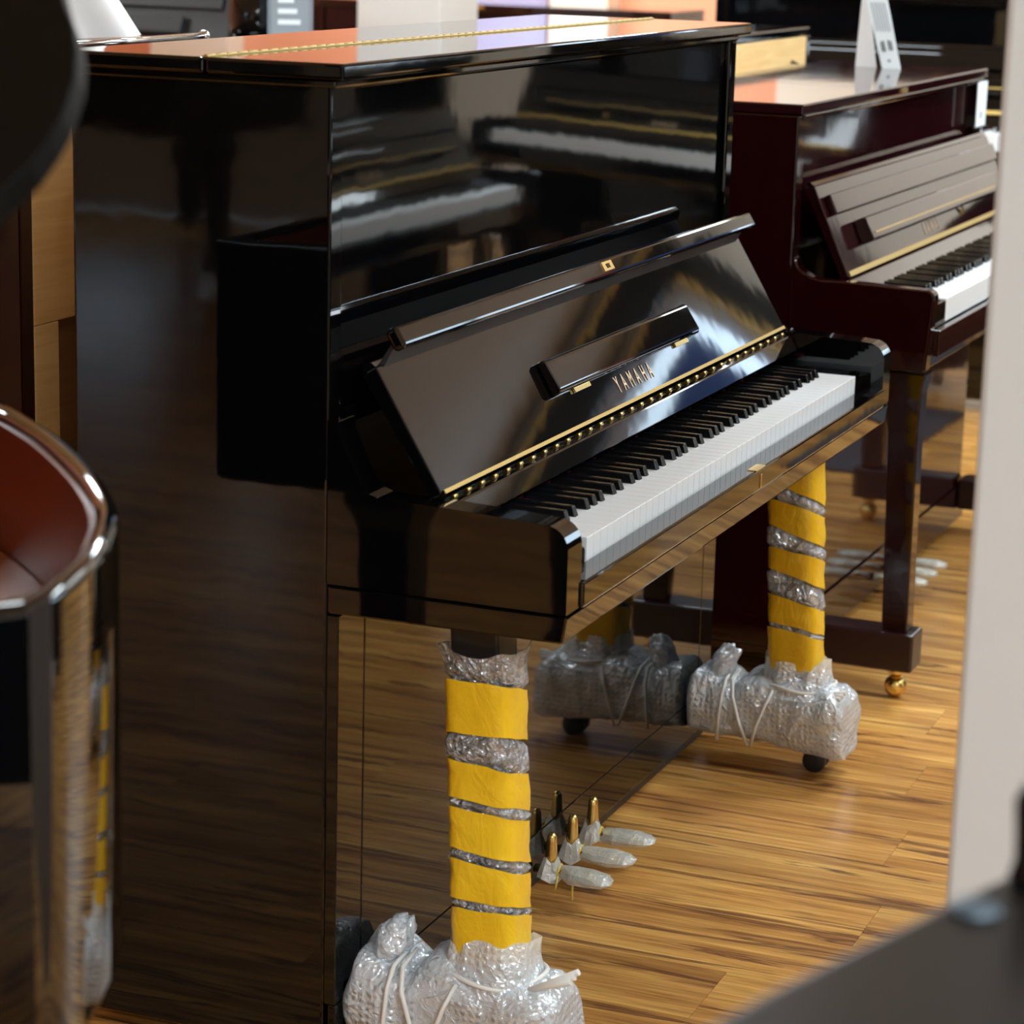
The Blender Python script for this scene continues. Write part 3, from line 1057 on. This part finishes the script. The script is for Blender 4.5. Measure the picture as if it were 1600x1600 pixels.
# ------------------------------------------------------------------ the red-brown upright (Kawai shape)
def red_upright(loc, rz, label):
    K = thing('upright_piano', label, 'piano', loc, rz)
    KW, KH, KD = 1.50, 1.118, 0.40
    m, mf = 'mahogany', 'mahogany_front'
    for x0, x1 in ((0.002, 0.032), (KW - 0.032, KW - 0.002)):
        MB().box(x0, x1, 0.004, KD + 0.003, 0.075, KH - 0.021).build('side_panel', m, K, bevel=0.003)
        MB().box(x0 + (0.030 if x0 < 0.5 else -0.022), x1 + (0.022 if x0 < 0.5 else -0.030), 0.006, 0.040, 0.80, KH - 0.024).build('front_stile', mf, K, bevel=0.004, seg=3)
    MB().box(0.0, KW, -0.004, KD, KH - 0.020, KH).build('lid', mf, K, bevel=0.003, seg=2)
    MB().box(0.030, KW - 0.030, 0.0, KD - 0.03, KH - 0.032, KH - 0.0205).build('lid_moulding', mf, K, bevel=0.003)
    MB().box(0.054, KW - 0.054, 0.020, 0.040, 0.835, KH - 0.034).build('upper_panel', mf, K, bevel=0.002)
    MB().box(0.695, 0.745, -0.007, -0.0045, KH - 0.017, KH - 0.006).build('lid_badge', 'brass', K)
    prof = [(0.004, 0.640), (-0.262, 0.640), (-0.272, 0.775)] + [(-0.258 + 0.014 * math.cos(R(a)), 0.779 + 0.014 * math.sin(R(a))) for a in (160, 135, 110)]
    prof += [(-0.255, 0.793), (-0.101, 0.797), (-0.055, 0.796), (-0.035, 0.800), (-0.020, 0.808), (-0.010, 0.818), (-0.004, 0.832), (0.004, 0.836)]
    for x0, x1 in ((0.0, 0.036), (KW - 0.036, KW)):
        MB().prism(prof, x0, x1).build('arm', m, K, bevel=0.004, seg=3)
    MB().prism([(0.0, 0.672), (-0.262, 0.672), (-0.255, 0.640), (0.0, 0.636)], 0.036, KW - 0.036).build('key_bed', mf, K, bevel=0.002)
    MB().box(0.036, KW - 0.036, -0.279, -0.264, 0.666, 0.716).build('key_slip', mf, K, bevel=0.003)
    for x0, x1 in ((0.037, 0.136), (KW - 0.136, KW - 0.037)):
        MB().box(x0, x1, -0.262, -0.11, 0.672, 0.760).build('key_block', 'black', K, bevel=0.004)
    make_keys(K, 0.1365, 52, 1.227, -0.262, 0.762, 0.16, 0.044, 0.095)
    MB().box(0.137, KW - 0.137, -0.115, -0.098, 0.7625, 0.767).build('key_felt', 'felt_red', K)
    y0, z0, y1, z1 = -0.096, 0.800, -0.020, 0.965
    L = math.hypot(y1 - y0, z1 - z0)
    a, b = (y1 - y0) / L, (z1 - z0) / L

    def q(s, d):
        return (y0 + a * s - b * d, z0 + b * s + a * d)
    F = MB().prism([q(0, 0), q(L, 0), q(L, -0.020), q(0, -0.016)], 0.044, KW - 0.044).build('fallboard', mf, K, bevel=0.002, seg=3)
    MB().prism([q(L + 0.001, 0.0), q(L + 0.010, -0.004), q(L + 0.010, -0.018), q(L + 0.001, -0.020)], 0.044, KW - 0.044).build('fallboard_edge', 'pale_wood' if False else mf, F, bevel=0.001)
    MB().prism([q(0.118, 0.0012), q(0.118, 0.014), q(0.158, 0.014), q(0.158, 0.0012)], 0.072, KW - 0.072).build('fallboard_lip', mf, F, bevel=0.003, seg=3)
    MB().prism([q(0.048, 0.0012), q(0.046, 0.026), q(0.050, 0.030), q(0.092, 0.028), q(0.096, 0.024), q(0.096, 0.0012)], 0.190, 1.310).build('music_ledge', mf, F, bevel=0.002, seg=3)
    MB().prism([q(0.060, 0.0300), q(0.063, 0.0300), q(0.063, 0.0312), q(0.060, 0.0312)], 0.21, 1.29).build('ledge_inlay', 'dull_brass', F)
    MB().prism([q(0.0, 0.001), q(0.010, 0.001), q(0.010, 0.003), q(0.0, 0.003)], 0.05, KW - 0.05).build('fallboard_hinge', 'dull_brass', F)
    MB().lathe([(0.0005, 0.003), (0.012, 0.003), (0.014, 0.0015), (0.014, 0.0)], (0.985, q(0.035, 0)[0] - 0.003, q(0.035, 0)[1]), 16, 'y').build('brass_stud', 'brass', F)
    mtx = Matrix(((1, 0, 0, 0.71), (0, a, -b, q(0.030, 0.0008)[0]), (0, b, a, q(0.030, 0.0008)[1]), (0, 0, 0, 1)))
    text_part('KAWAI', 0.038, 'gold_print', F, mtx, sx=0.62, space=2.0)
    MB().prism([(-0.094, 0.797), (-0.102, 0.795), (-0.127, 0.772), (-0.120, 0.770), (-0.090, 0.770)], 0.044, KW - 0.044).build('name_rail', mf, K, bevel=0.001)
    # lower front
    MB().box(0.034, KW - 0.034, -0.012, 0.008, 0.118, 0.634).build('lower_panel', mf, K, bevel=0.0015)
    tr = MB().box(0.002, KW - 0.002, -0.016, 0.014, 0.030, 0.116).build('toe_rail', mf, K, bevel=0.0015)
    MB().box(0.002, KW - 0.002, 0.015, KD - 0.03, 0.060, 0.074).build('bottom_board', m, K)
    for xc in (0.040, KW - 0.040):
        MB().box(xc - 0.038, xc + 0.038, -0.272, -0.0165, 0.060, 0.135).build('toe_block', 'mahogany_dull', K, bevel=0.005)
        v = []
        for hx, ya, yb2, z in ((0.024, -0.256, -0.206, 0.1355), (0.024, -0.252, -0.196, 0.52), (0.026, -0.255, -0.182, 0.60), (0.027, -0.262, -0.165, 0.6355)):
            v.append([(xc - hx, ya, z), (xc + hx, ya, z), (xc + hx, yb2, z), (xc - hx, yb2, z)])
        MB().loft(v, smooth=False).build('leg', m, K, bevel=0.003)
        cs = MB().lathe([(0.006, 0.060), (0.016, 0.058), (0.018, 0.050), (0.010, 0.044), (0.006, 0.044)], (xc, -0.235, 0), 16).build('caster', 'brass', K)
        rings = [(0.0222 * math.sin(t), -0.0222 * math.cos(t)) for t in [math.pi * j / 10 for j in range(1, 10)]]
        MB().lathe(rings, (xc, -0.235, 0.0222), 18).build('caster_ball', 'brass', cs)
        cs = MB().lathe([(0.006, 0.060), (0.018, 0.058), (0.018, 0.044), (0.006, 0.044)], (xc, 0.27, 0), 12).build('caster', 'steel_dark', K)
        MB().lathe(rings, (xc, 0.27, 0.0222), 14).build('caster_ball', 'steel_dark', cs)
    for i, xp in enumerate((0.665, 0.75, 0.835)):
        rings = []
        for y, hw, hh in ((-0.012, 0.012, 0.006), (-0.05, 0.013, 0.007), (-0.08, 0.014, 0.008), (-0.105, 0.017, 0.008), (-0.120, 0.011, 0.005)):
            rings.append([(xp + hw * math.cos(t), y, 0.066 + hh * math.sin(t)) for t in [2 * math.pi * k / 14 for k in range(14)]])
        pd = MB().loft(rings).build('pedal', 'brass', K)
        rings = []
        for y, hw, hh in ((-0.02, 0.013, 0.009), (-0.05, 0.011, 0.008), (-0.08, 0.018, 0.010), (-0.115, 0.021, 0.010), (-0.135, 0.013, 0.005)):
            rings.append([(xp + x, y, 0.066 + z) for x, z in superellipse(0, 0, hw, hh, 18, 2.2)])
        MB().loft(rings).build('plastic_bag', 'plastic_bag', pd, recalc=False)
    # back frame in pale wood
    MB().box(0.033, KW - 0.033, KD - 0.020, KD + 0.002, 0.856, KH - 0.022).build('back_plank', 'pale_wood', K, bevel=0.002)
    MB().box(0.032, KW - 0.032, KD - 0.060, KD - 0.050, 0.08, 0.855).build('back_soundboard', 'board_wood', K)
    MB().box(0.033, KW - 0.033, KD - 0.020, KD + 0.002, 0.075, 0.140).build('back_sill', 'pale_wood', K, bevel=0.002)
    for xc in (0.064, 0.39, 0.75, 1.11, KW - 0.064):
        MB().box(xc - 0.030, xc + 0.030, KD - 0.049, KD + 0.001, 0.1405, 0.8555).build('back_post', 'pale_wood', K, bevel=0.002)
    for xc in (0.17, KW - 0.17):
        MB().tube([(xc, KD + 0.005, 0.930), (xc, KD + 0.020, 0.935), (xc, KD + 0.020, 1.035), (xc, KD + 0.005, 1.040)], 0.005, 8).build('carry_handle', 'steel_dark', K)
    return K


K = red_upright((1.90, -0.027, 0), -0.0162, 'dark mahogany-red glossy upright piano beside the tall black one')
index_kids()
BLACK = {'mahogany': 'black', 'mahogany_front': 'black', 'mahogany_dull': 'satin_black'}


def upright_copy(loc, rz, sz, swap, label, group=None):
    c = copy_tree(K, None, swap)
    c.location = loc
    c.rotation_euler = (0, 0, rz)
    c.scale = (1, 1, sz)
    c['label'] = label
    return c


upright_copy((1.612, 0.905, 0), math.pi, 1.055, None, 'red-brown upright piano back to back with the tall black one, pale wood back showing')
upright_copy((3.82, 0.905, 0), math.pi, 1.055, BLACK, 'black upright piano with pale wood back facing the rear of the mahogany-red one')
upright_copy((6.45, 3.28, 0), R(-90), 0.985, None, 'reddish upright piano standing farther back beyond the black one')
upright_copy((2.15, 1.48, 0), 0.0, 1.0, BLACK, 'black upright piano carrying the vase and leaflet stand')
upright_copy((4.25, 3.87, 0), R(-90), 1.25, {'mahogany': 'satin_black', 'mahogany_front': 'satin_black', 'mahogany_dull': 'satin_black', 'brass': 'satin_black', 'dull_brass': 'satin_black', 'gold_print': 'satin_black'}, 'tall dull black upright piano beyond the vase')
upright_copy((4.95, 1.13, 0), R(-90), 1.13, BLACK, 'black upright piano facing the aisle beyond the white card')
upright_copy((2.0, -4.85, 0), math.pi, 1.02, BLACK, 'black upright piano by the front wall added to hide the bright floor under the shop window')  # this and the next two: unseen pianos added to block the window-lit floor
upright_copy((4.1, -4.85, 0), math.pi, 1.02, None, 'mahogany upright piano by the front wall added to hide the bright floor under the shop window')
upright_copy((6.2, -4.85, 0), math.pi, 1.08, BLACK, 'taller black upright piano by the front wall added to shade the floor near the corner')
# across the aisle (seen mirrored in the polished fronts)
upright_copy((3.88, -1.53, 0), math.pi, 0.95, BLACK, 'black upright piano across the aisle facing the mahogany-red one')
upright_copy((5.03, -0.72, 0), R(-62.5), 0.95, BLACK, 'black upright piano standing askew at the end of the aisle')
upright_copy((1.75, -2.30, 0), math.pi, 1.08, BLACK, 'black upright piano across the aisle opposite the tall black one')


# ------------------------------------------------------------------ grand pianos
def inset(poly, d):
    n = len(poly)
    area = sum(poly[i][0] * poly[(i + 1) % n][1] - poly[(i + 1) % n][0] * poly[i][1] for i in range(n))
    s = 1 if area > 0 else -1
    out = []
    for i in range(n):
        p0, p1, p2 = Vector(poly[i - 1]), Vector(poly[i]), Vector(poly[(i + 1) % n])
        e1, e2 = (p1 - p0).normalized(), (p2 - p1).normalized()
        n1, n2 = Vector((-e1.y, e1.x)) * s, Vector((-e2.y, e2.x)) * s
        b = (n1 + n2)
        b = b / max(0.4, b.dot(n1)) if b.length > 1e-6 else n1
        out.append((p1.x + b.x * d, p1.y + b.y * d))
    return out


def smooth_poly(pts, sharp, n=5):
    """Catmull-Rom through pts; indices in sharp keep their corner"""
    out = []
    m = len(pts)
    for i in range(m):
        p1, p2 = Vector(pts[i]), Vector(pts[(i + 1) % m])
        p0 = p1 * 2 - p2 if i in sharp else Vector(pts[i - 1])
        p3 = p2 * 2 - p1 if (i + 1) % m in sharp else Vector(pts[(i + 2) % m])
        for k in range(n):
            t = k / n
            out.append(tuple(0.5 * ((2 * p1) + (p2 - p0) * t + (2 * p0 - 5 * p1 + 4 * p2 - p3) * t * t + (3 * p1 - p0 - 3 * p2 + p3) * t ** 3)))
    return out


def ring_wall(outer, inner, z0, z1, name, mat, parent, bevel):
    n = len(outer)
    v = [(x, y, z0) for x, y in outer] + [(x, y, z1) for x, y in outer] + [(x, y, z0) for x, y in inner] + [(x, y, z1) for x, y in inner]
    f = []
    for i in range(n):
        j = (i + 1) % n
        f += [(i, j, n + j, n + i), (2 * n + j, 2 * n + i, 3 * n + i, 3 * n + j), (n + i, n + j, 3 * n + j, 3 * n + i), (j, i, 2 * n + i, 2 * n + j)]
    mb = MB().add(v, f)
    o = mb.build(name, mat, parent)
    bm = bmesh.new()
    bm.from_mesh(o.data)
    ed = []
    for e in bm.edges:
        za, zb_ = e.verts[0].co.z, e.verts[1].co.z
        if abs(za - zb_) < 1e-6 and len(e.link_faces) == 2 and e.calc_face_angle(0) > 0.8:
            ed.append(e)
    if bevel:
        bmesh.ops.bevel(bm, geom=ed, offset=bevel, segments=4, profile=0.5, affect='EDGES')
    for fc in bm.faces:
        fc.smooth = True
    bm.to_mesh(o.data)
    bm.free()
    o.data.set_sharp_from_angle(angle=R(32))
    return o


def leg_lathe(x, y, h, parent):
    lg = MB().loft([[(x + s * sx, y + s * sy, z) for sx, sy in ((-1, -1), (1, -1), (1, 1), (-1, 1))] for s, z in ((0.062, h), (0.062, h - 0.10), (0.046, h - 0.14), (0.034, 0.10), (0.044, 0.085), (0.044, 0.062))], smooth=False).build('leg', 'black', parent, bevel=0.003)
    cs = MB().lathe([(0.006, 0.0615), (0.020, 0.060), (0.022, 0.050), (0.006, 0.046)], (x, y, 0), 14).build('caster', 'brass', lg)
    MB().lathe([(0.004, -0.012), (0.024, -0.012), (0.0255, 0), (0.024, 0.012), (0.004, 0.012)], (x, y, 0.0256), 20, 'x').build('caster_wheel', 'brass', cs)
    return lg


def grand(label, loc, rz, outline, legs, lid_pts3=None, lid_closed=False, prop=None, zt=0.98, zb=0.62, lidmat='black', cat='piano', propmat='black', rim=0.030):
    G = thing('grand_piano', label, cat, loc, rz)
    inner = inset(outline, rim)
    ring_wall(outline, inner, zb, zt, 'outer_rim', 'black', G, rim * 0.48)
    inner2 = inset(outline, rim + 0.004)
    ring_wall(inset(outline, rim + 0.0004), inner2, zb + 0.02, zt - 0.012, 'inner_rim', 'inner_rim', G, 0)
    pl = inset(outline, rim + 0.006)
    MB().prism(pl, zt - 0.150, zt - 0.135, 'z').build('sound_plate', 'plate', G)
    for x, y in legs:
        leg_lathe(x, y, zb + 0.01, G)
    if lid_closed:
        MB().prism(inset(outline, -0.012), zt + 0.001, zt + 0.021, 'z').build('lid', lidmat, G, bevel=0.006, seg=3)
    if lid_pts3:
        top, nrm = lid_pts3
        n = len(top)
        v = [tuple(p) for p in top] + [tuple(Vector(p) - Vector(nrm) * 0.020) for p in top]
        f = [tuple(range(n)), tuple(range(2 * n - 1, n - 1, -1))] + [(i, n + i, n + (i + 1) % n, (i + 1) % n) for i in range(n)]
        MB().add(v, f).build('lid', lidmat, G, bevel=0.002, seg=2)
    if prop:
        MB().tube(prop, 0.010, 10).build('prop_stick', propmat, G)
    return G


# near grand at the left: rim, lifted lid
near = [(-1.250, -0.390), (-1.195, -0.384), (-1.107, -0.358), (-1.041, -0.331), (-0.965, -0.290), (-0.871, -0.218), (-0.772, -0.125), (-0.700, -0.046), (-0.638, 0.037), (-0.59, 0.14), (-0.565, 0.27), (-0.56, 0.37), (-0.56, 0.46), (-1.92, 0.46), (-1.92, 0.25), (-1.62, -0.10)]
near_s = smooth_poly(near, {0, 12, 13, 15}, 8)
k_, xh = 0.78, -1.78
lidxy = [(-1.78, -0.36), (-1.60, -0.425), (-1.46, -0.470), (-1.413, -0.485), (-1.396, -0.492), (-1.378, -0.4935), (-1.364, -0.493), (-1.351, -0.490), (-1.334, -0.485), (-1.315, -0.475), (-1.297, -0.461), (-1.281, -0.445), (-1.252, -0.420), (-1.206, -0.379), (-1.10, -0.28), (-0.98, -0.12), (-0.88, 0.10), (-0.82, 0.30), (-0.80, 0.46), (-1.78, 0.46)]
lid3 = [(x, y, 1.0 + k_ * (x - xh)) for x, y in lidxy]
nrm = Vector((-k_, 0, 1)).normalized()
grand('black grand piano with lifted lid and orange-brown inner rim near the tall upright', (0, 0, 0), 0, near_s,
      [(-0.92, 0.335), (-1.76, 0.335), (-1.20, -0.20)], (lid3, nrm), prop=[(-0.66, 0.20, 0.94), (-0.93, 0.20, 1.635)], lidmat='lid_black', rim=0.019)

# closed grand at the lower right corner
closed = [(-2.22, -1.25), (-2.12, -1.03), (-1.95, -0.985), (-1.735, -1.034), (-1.583, -1.085), (-1.515, -1.110), (-1.470, -1.130), (-1.40, -1.19), (-1.33, -1.32), (-1.25, -1.60), (-1.05, -1.95), (-0.90, -2.30), (-0.88, -2.75), (-2.30, -2.75), (-2.27, -1.80)]
closed = inset(smooth_poly(closed, {12, 13}, 4), 0.012)
G2 = grand('closed black grand piano at the aisle edge below the off-white pillar', (0, 0, 0), 0, closed,
           [(-1.05, -2.6), (-2.16, -2.6), (-1.75, -1.30)], None, lid_closed=True, zt=0.979, lidmat='soft_black')


MB().lathe([(0.0005, 0.0045), (0.010, 0.004), (0.0125, 0.002), (0.013, 0.0)], (-1.562, -1.111, 1.0003), 20).build('lid_glint_disc', 'lid_glint', G2)  # disc coloured to stand in for a blurred bluish highlight on the lid
MB().lathe([(0.0125, 0.0), (0.014, 0.004), (0.0115, 0.012), (0.0125, 0.030), (0.0135, 0.042), (0.010, 0.050), (0.0005, 0.052)], (-1.516, -1.131, 1.0003), 20).build('lid_knob', 'soft_black', G2)


# grands farther away: one shared outline
far = smooth_poly([(0, 0), (1.48, 0), (1.48, 0.45), (1.42, 0.72), (1.18, 1.02), (0.98, 1.25), (0.86, 1.45), (0.66, 1.60), (0.30, 1.63), (0.05, 1.60), (0, 1.45)], {0, 1}, 3)


def far_grand(label, loc, rz, ang, lidmat='black'):
    c, s = math.cos(R(ang)), math.sin(R(ang))
    pts = [(x * c, y, 1.0 + x * s) for x, y in far]
    grand(label, loc, rz, far, [(0.12, 0.12), (1.36, 0.12), (0.45, 1.35)], (pts, Vector((-s, 0, c))),
          prop=[(1.30, 0.55, 0.97), (1.42 * c, 0.52, 1.0 + 1.42 * s - 0.02)], lidmat=lidmat, propmat='chrome')


far_grand('black grand piano at the far left end of the showroom', (-6.0, 4.85, 0), R(200), 40)

# ------------------------------------------------------------------ small things
# folded price card on the red piano's lid
card = thing('price_card', 'folded white card with printed lines standing on the mahogany-red piano lid', 'card', (3.18, 0.15, 1.1182))
MBq = lambda pts, t: MB().add([(x, y, z) for x, y, z in pts] + [(x + t, y, z) for x, y, z in pts], [(0, 1, 2, 3), (7, 6, 5, 4), (0, 4, 5, 1), (1, 5, 6, 2), (2, 6, 7, 3), (3, 7, 4, 0)])
fl = [(0.0, -0.003, 0.0), (0.0, -0.047, 0.0), (0.0, 0.003, 0.192), (0.0, 0.054, 0.192)]
MBq(fl, 0.002).build('card_front', 'card', card)
bk = [(0.022, 0.067, 0.0), (0.022, 0.017, 0.0), (0.012, 0.046, 0.190), (0.012, 0.056, 0.190)]
MBq(bk, 0.002).build('card_back', 'paper', card)


def card_pt(u, v):   # u across 0..1, v up 0..1 on the front leaf
    a = Vector(fl[0]).lerp(Vector(fl[3]), v)
    b = Vector(fl[1]).lerp(Vector(fl[2]), v)
    return a.lerp(b, u)


def card_mark(u0, u1, v0, v1, mat, nm):
    p = [card_pt(u0, v0), card_pt(u1, v0), card_pt(u1, v1), card_pt(u0, v1)]
    MBq([(q_.x - 0.0012, q_.y, q_.z) for q_ in p], 0.001).build(nm, mat, card)


for i in range(6):
    card_mark(0.16 + i * 0.13, 0.20 + i * 0.13, 0.44, 0.78, 'print_grey', 'printed_line')
for i, (u0, v0, v1) in enumerate(((0.22, 0.20, 0.32), (0.34, 0.20, 0.33), (0.60, 0.22, 0.34), (0.72, 0.22, 0.33))):
    card_mark(u0, u0 + 0.07, v0, v1, 'print_black', 'printed_price')
card_mark(0.40, 0.56, 0.08, 0.11, 'print_grey', 'printed_line')

# white paper tag on the red piano's upper panel
tg = thing('paper_tag', 'narrow white paper tag stuck to the front of the mahogany-red piano', 'tag', (0, 0, 0))
c_, s_ = math.cos(-0.0162), math.sin(-0.0162)
tgx, tgy = 1.90 + c_ * 1.392 - s_ * -0.006, -0.027 + s_ * 1.392 + c_ * -0.006
tg.location = (tgx, tgy, 0.985)
tg.rotation_euler = (0, 0, -0.0162)
MB().box(0, 0.095, -0.002, 0.0, 0, 0.105).build('tag_paper', 'card', tg, bevel=0.001)
MB().box(0.035, 0.050, -0.0028, -0.0021, 0.02, 0.035).build('tag_print', 'print_grey', tg)

# tray with open music book on the red-brown piano behind
tr = thing('music_tray', 'black lacquered music tray with bright steel rail on the piano behind', 'tray', (0.78, 0.78, 1.180))
MB().box(-0.32, 0.205, -0.065, 0.11, 0.0, 0.058).build('tray_board', 'black', tr, bevel=0.003)
MB().tube([(-0.32, -0.062, 0.063), (0.205, -0.062, 0.063)], 0.005, 8).build('steel_rail', 'chrome', tr)
MB().lathe([(0.001, -0.006), (0.008, -0.006), (0.010, 0.0), (0.008, 0.006), (0.001, 0.006)], (0.208, -0.062, 0.063), 14, 'x').build('rail_knob', 'chrome', tr)
book = MB()
rows = []
for i in range(13):
    u = i / 12
    rows.append([(-0.19 + 0.22 * u - 0.16 * v_, 0.0 + 0.05 * v_ + 0.012 * math.sin(u * 7.5), 0.20 * v_) for v_ in (0, 0.33, 0.66, 1.0)])
v = [p for r_ in rows for p in r_]
f = []
for i in range(12):
    for j in range(3):
        f.append((i * 4 + j, (i + 1) * 4 + j, (i + 1) * 4 + j + 1, i * 4 + j + 1))
nv = len(v)
v += [(x, y + 0.004, z) for x, y, z in v]
f += [tuple(nv + i for i in q_[::-1]) for q_ in f]
bk_o = book.add(v, f, True).build('music_book', 'paper', None)
bk_o.location = (0.97, 0.83, 1.2385)
tag(bk_o, 'open white music book leaning on the black tray', 'book')

# vase and leaflets on the black piano behind
vz = MB().lathe([(0.045, 0.0), (0.062, 0.004), (0.068, 0.03), (0.072, 0.06), (0.066, 0.10), (0.050, 0.14), (0.044, 0.18), (0.058, 0.22), (0.052, 0.222), (0.036, 0.18)], (0, 0, 0), 28).build('vase', 'black')
vz.location = (3.06, 1.72, 1.1182)
tag(vz, 'glossy black rounded vase on the black piano behind', 'vase')
ls = thing('leaflet_stand', 'clear plastic stand holding grey leaflets beside the black vase', 'leaflet stand', (2.95, 1.57, 1.1182), R(-62))
MB().box(-0.055, 0.055, -0.003, 0.0, 0.0, 0.24).build('stand_back', 'clear_plastic', ls)
MB().box(-0.055, 0.055, -0.045, -0.0032, 0.0, 0.004).build('stand_foot', 'clear_plastic', ls)
MB().box(-0.046, 0.046, -0.008, -0.0035, 0.006, 0.235).build('leaflet', 'print_grey', ls)
for i in range(6):
    MB().box(-0.030, 0.025 - 0.008 * (i % 3), -0.0095, -0.0082, 0.05 + 0.026 * i, 0.062 + 0.026 * i).build('leaflet_line', 'card', ls)
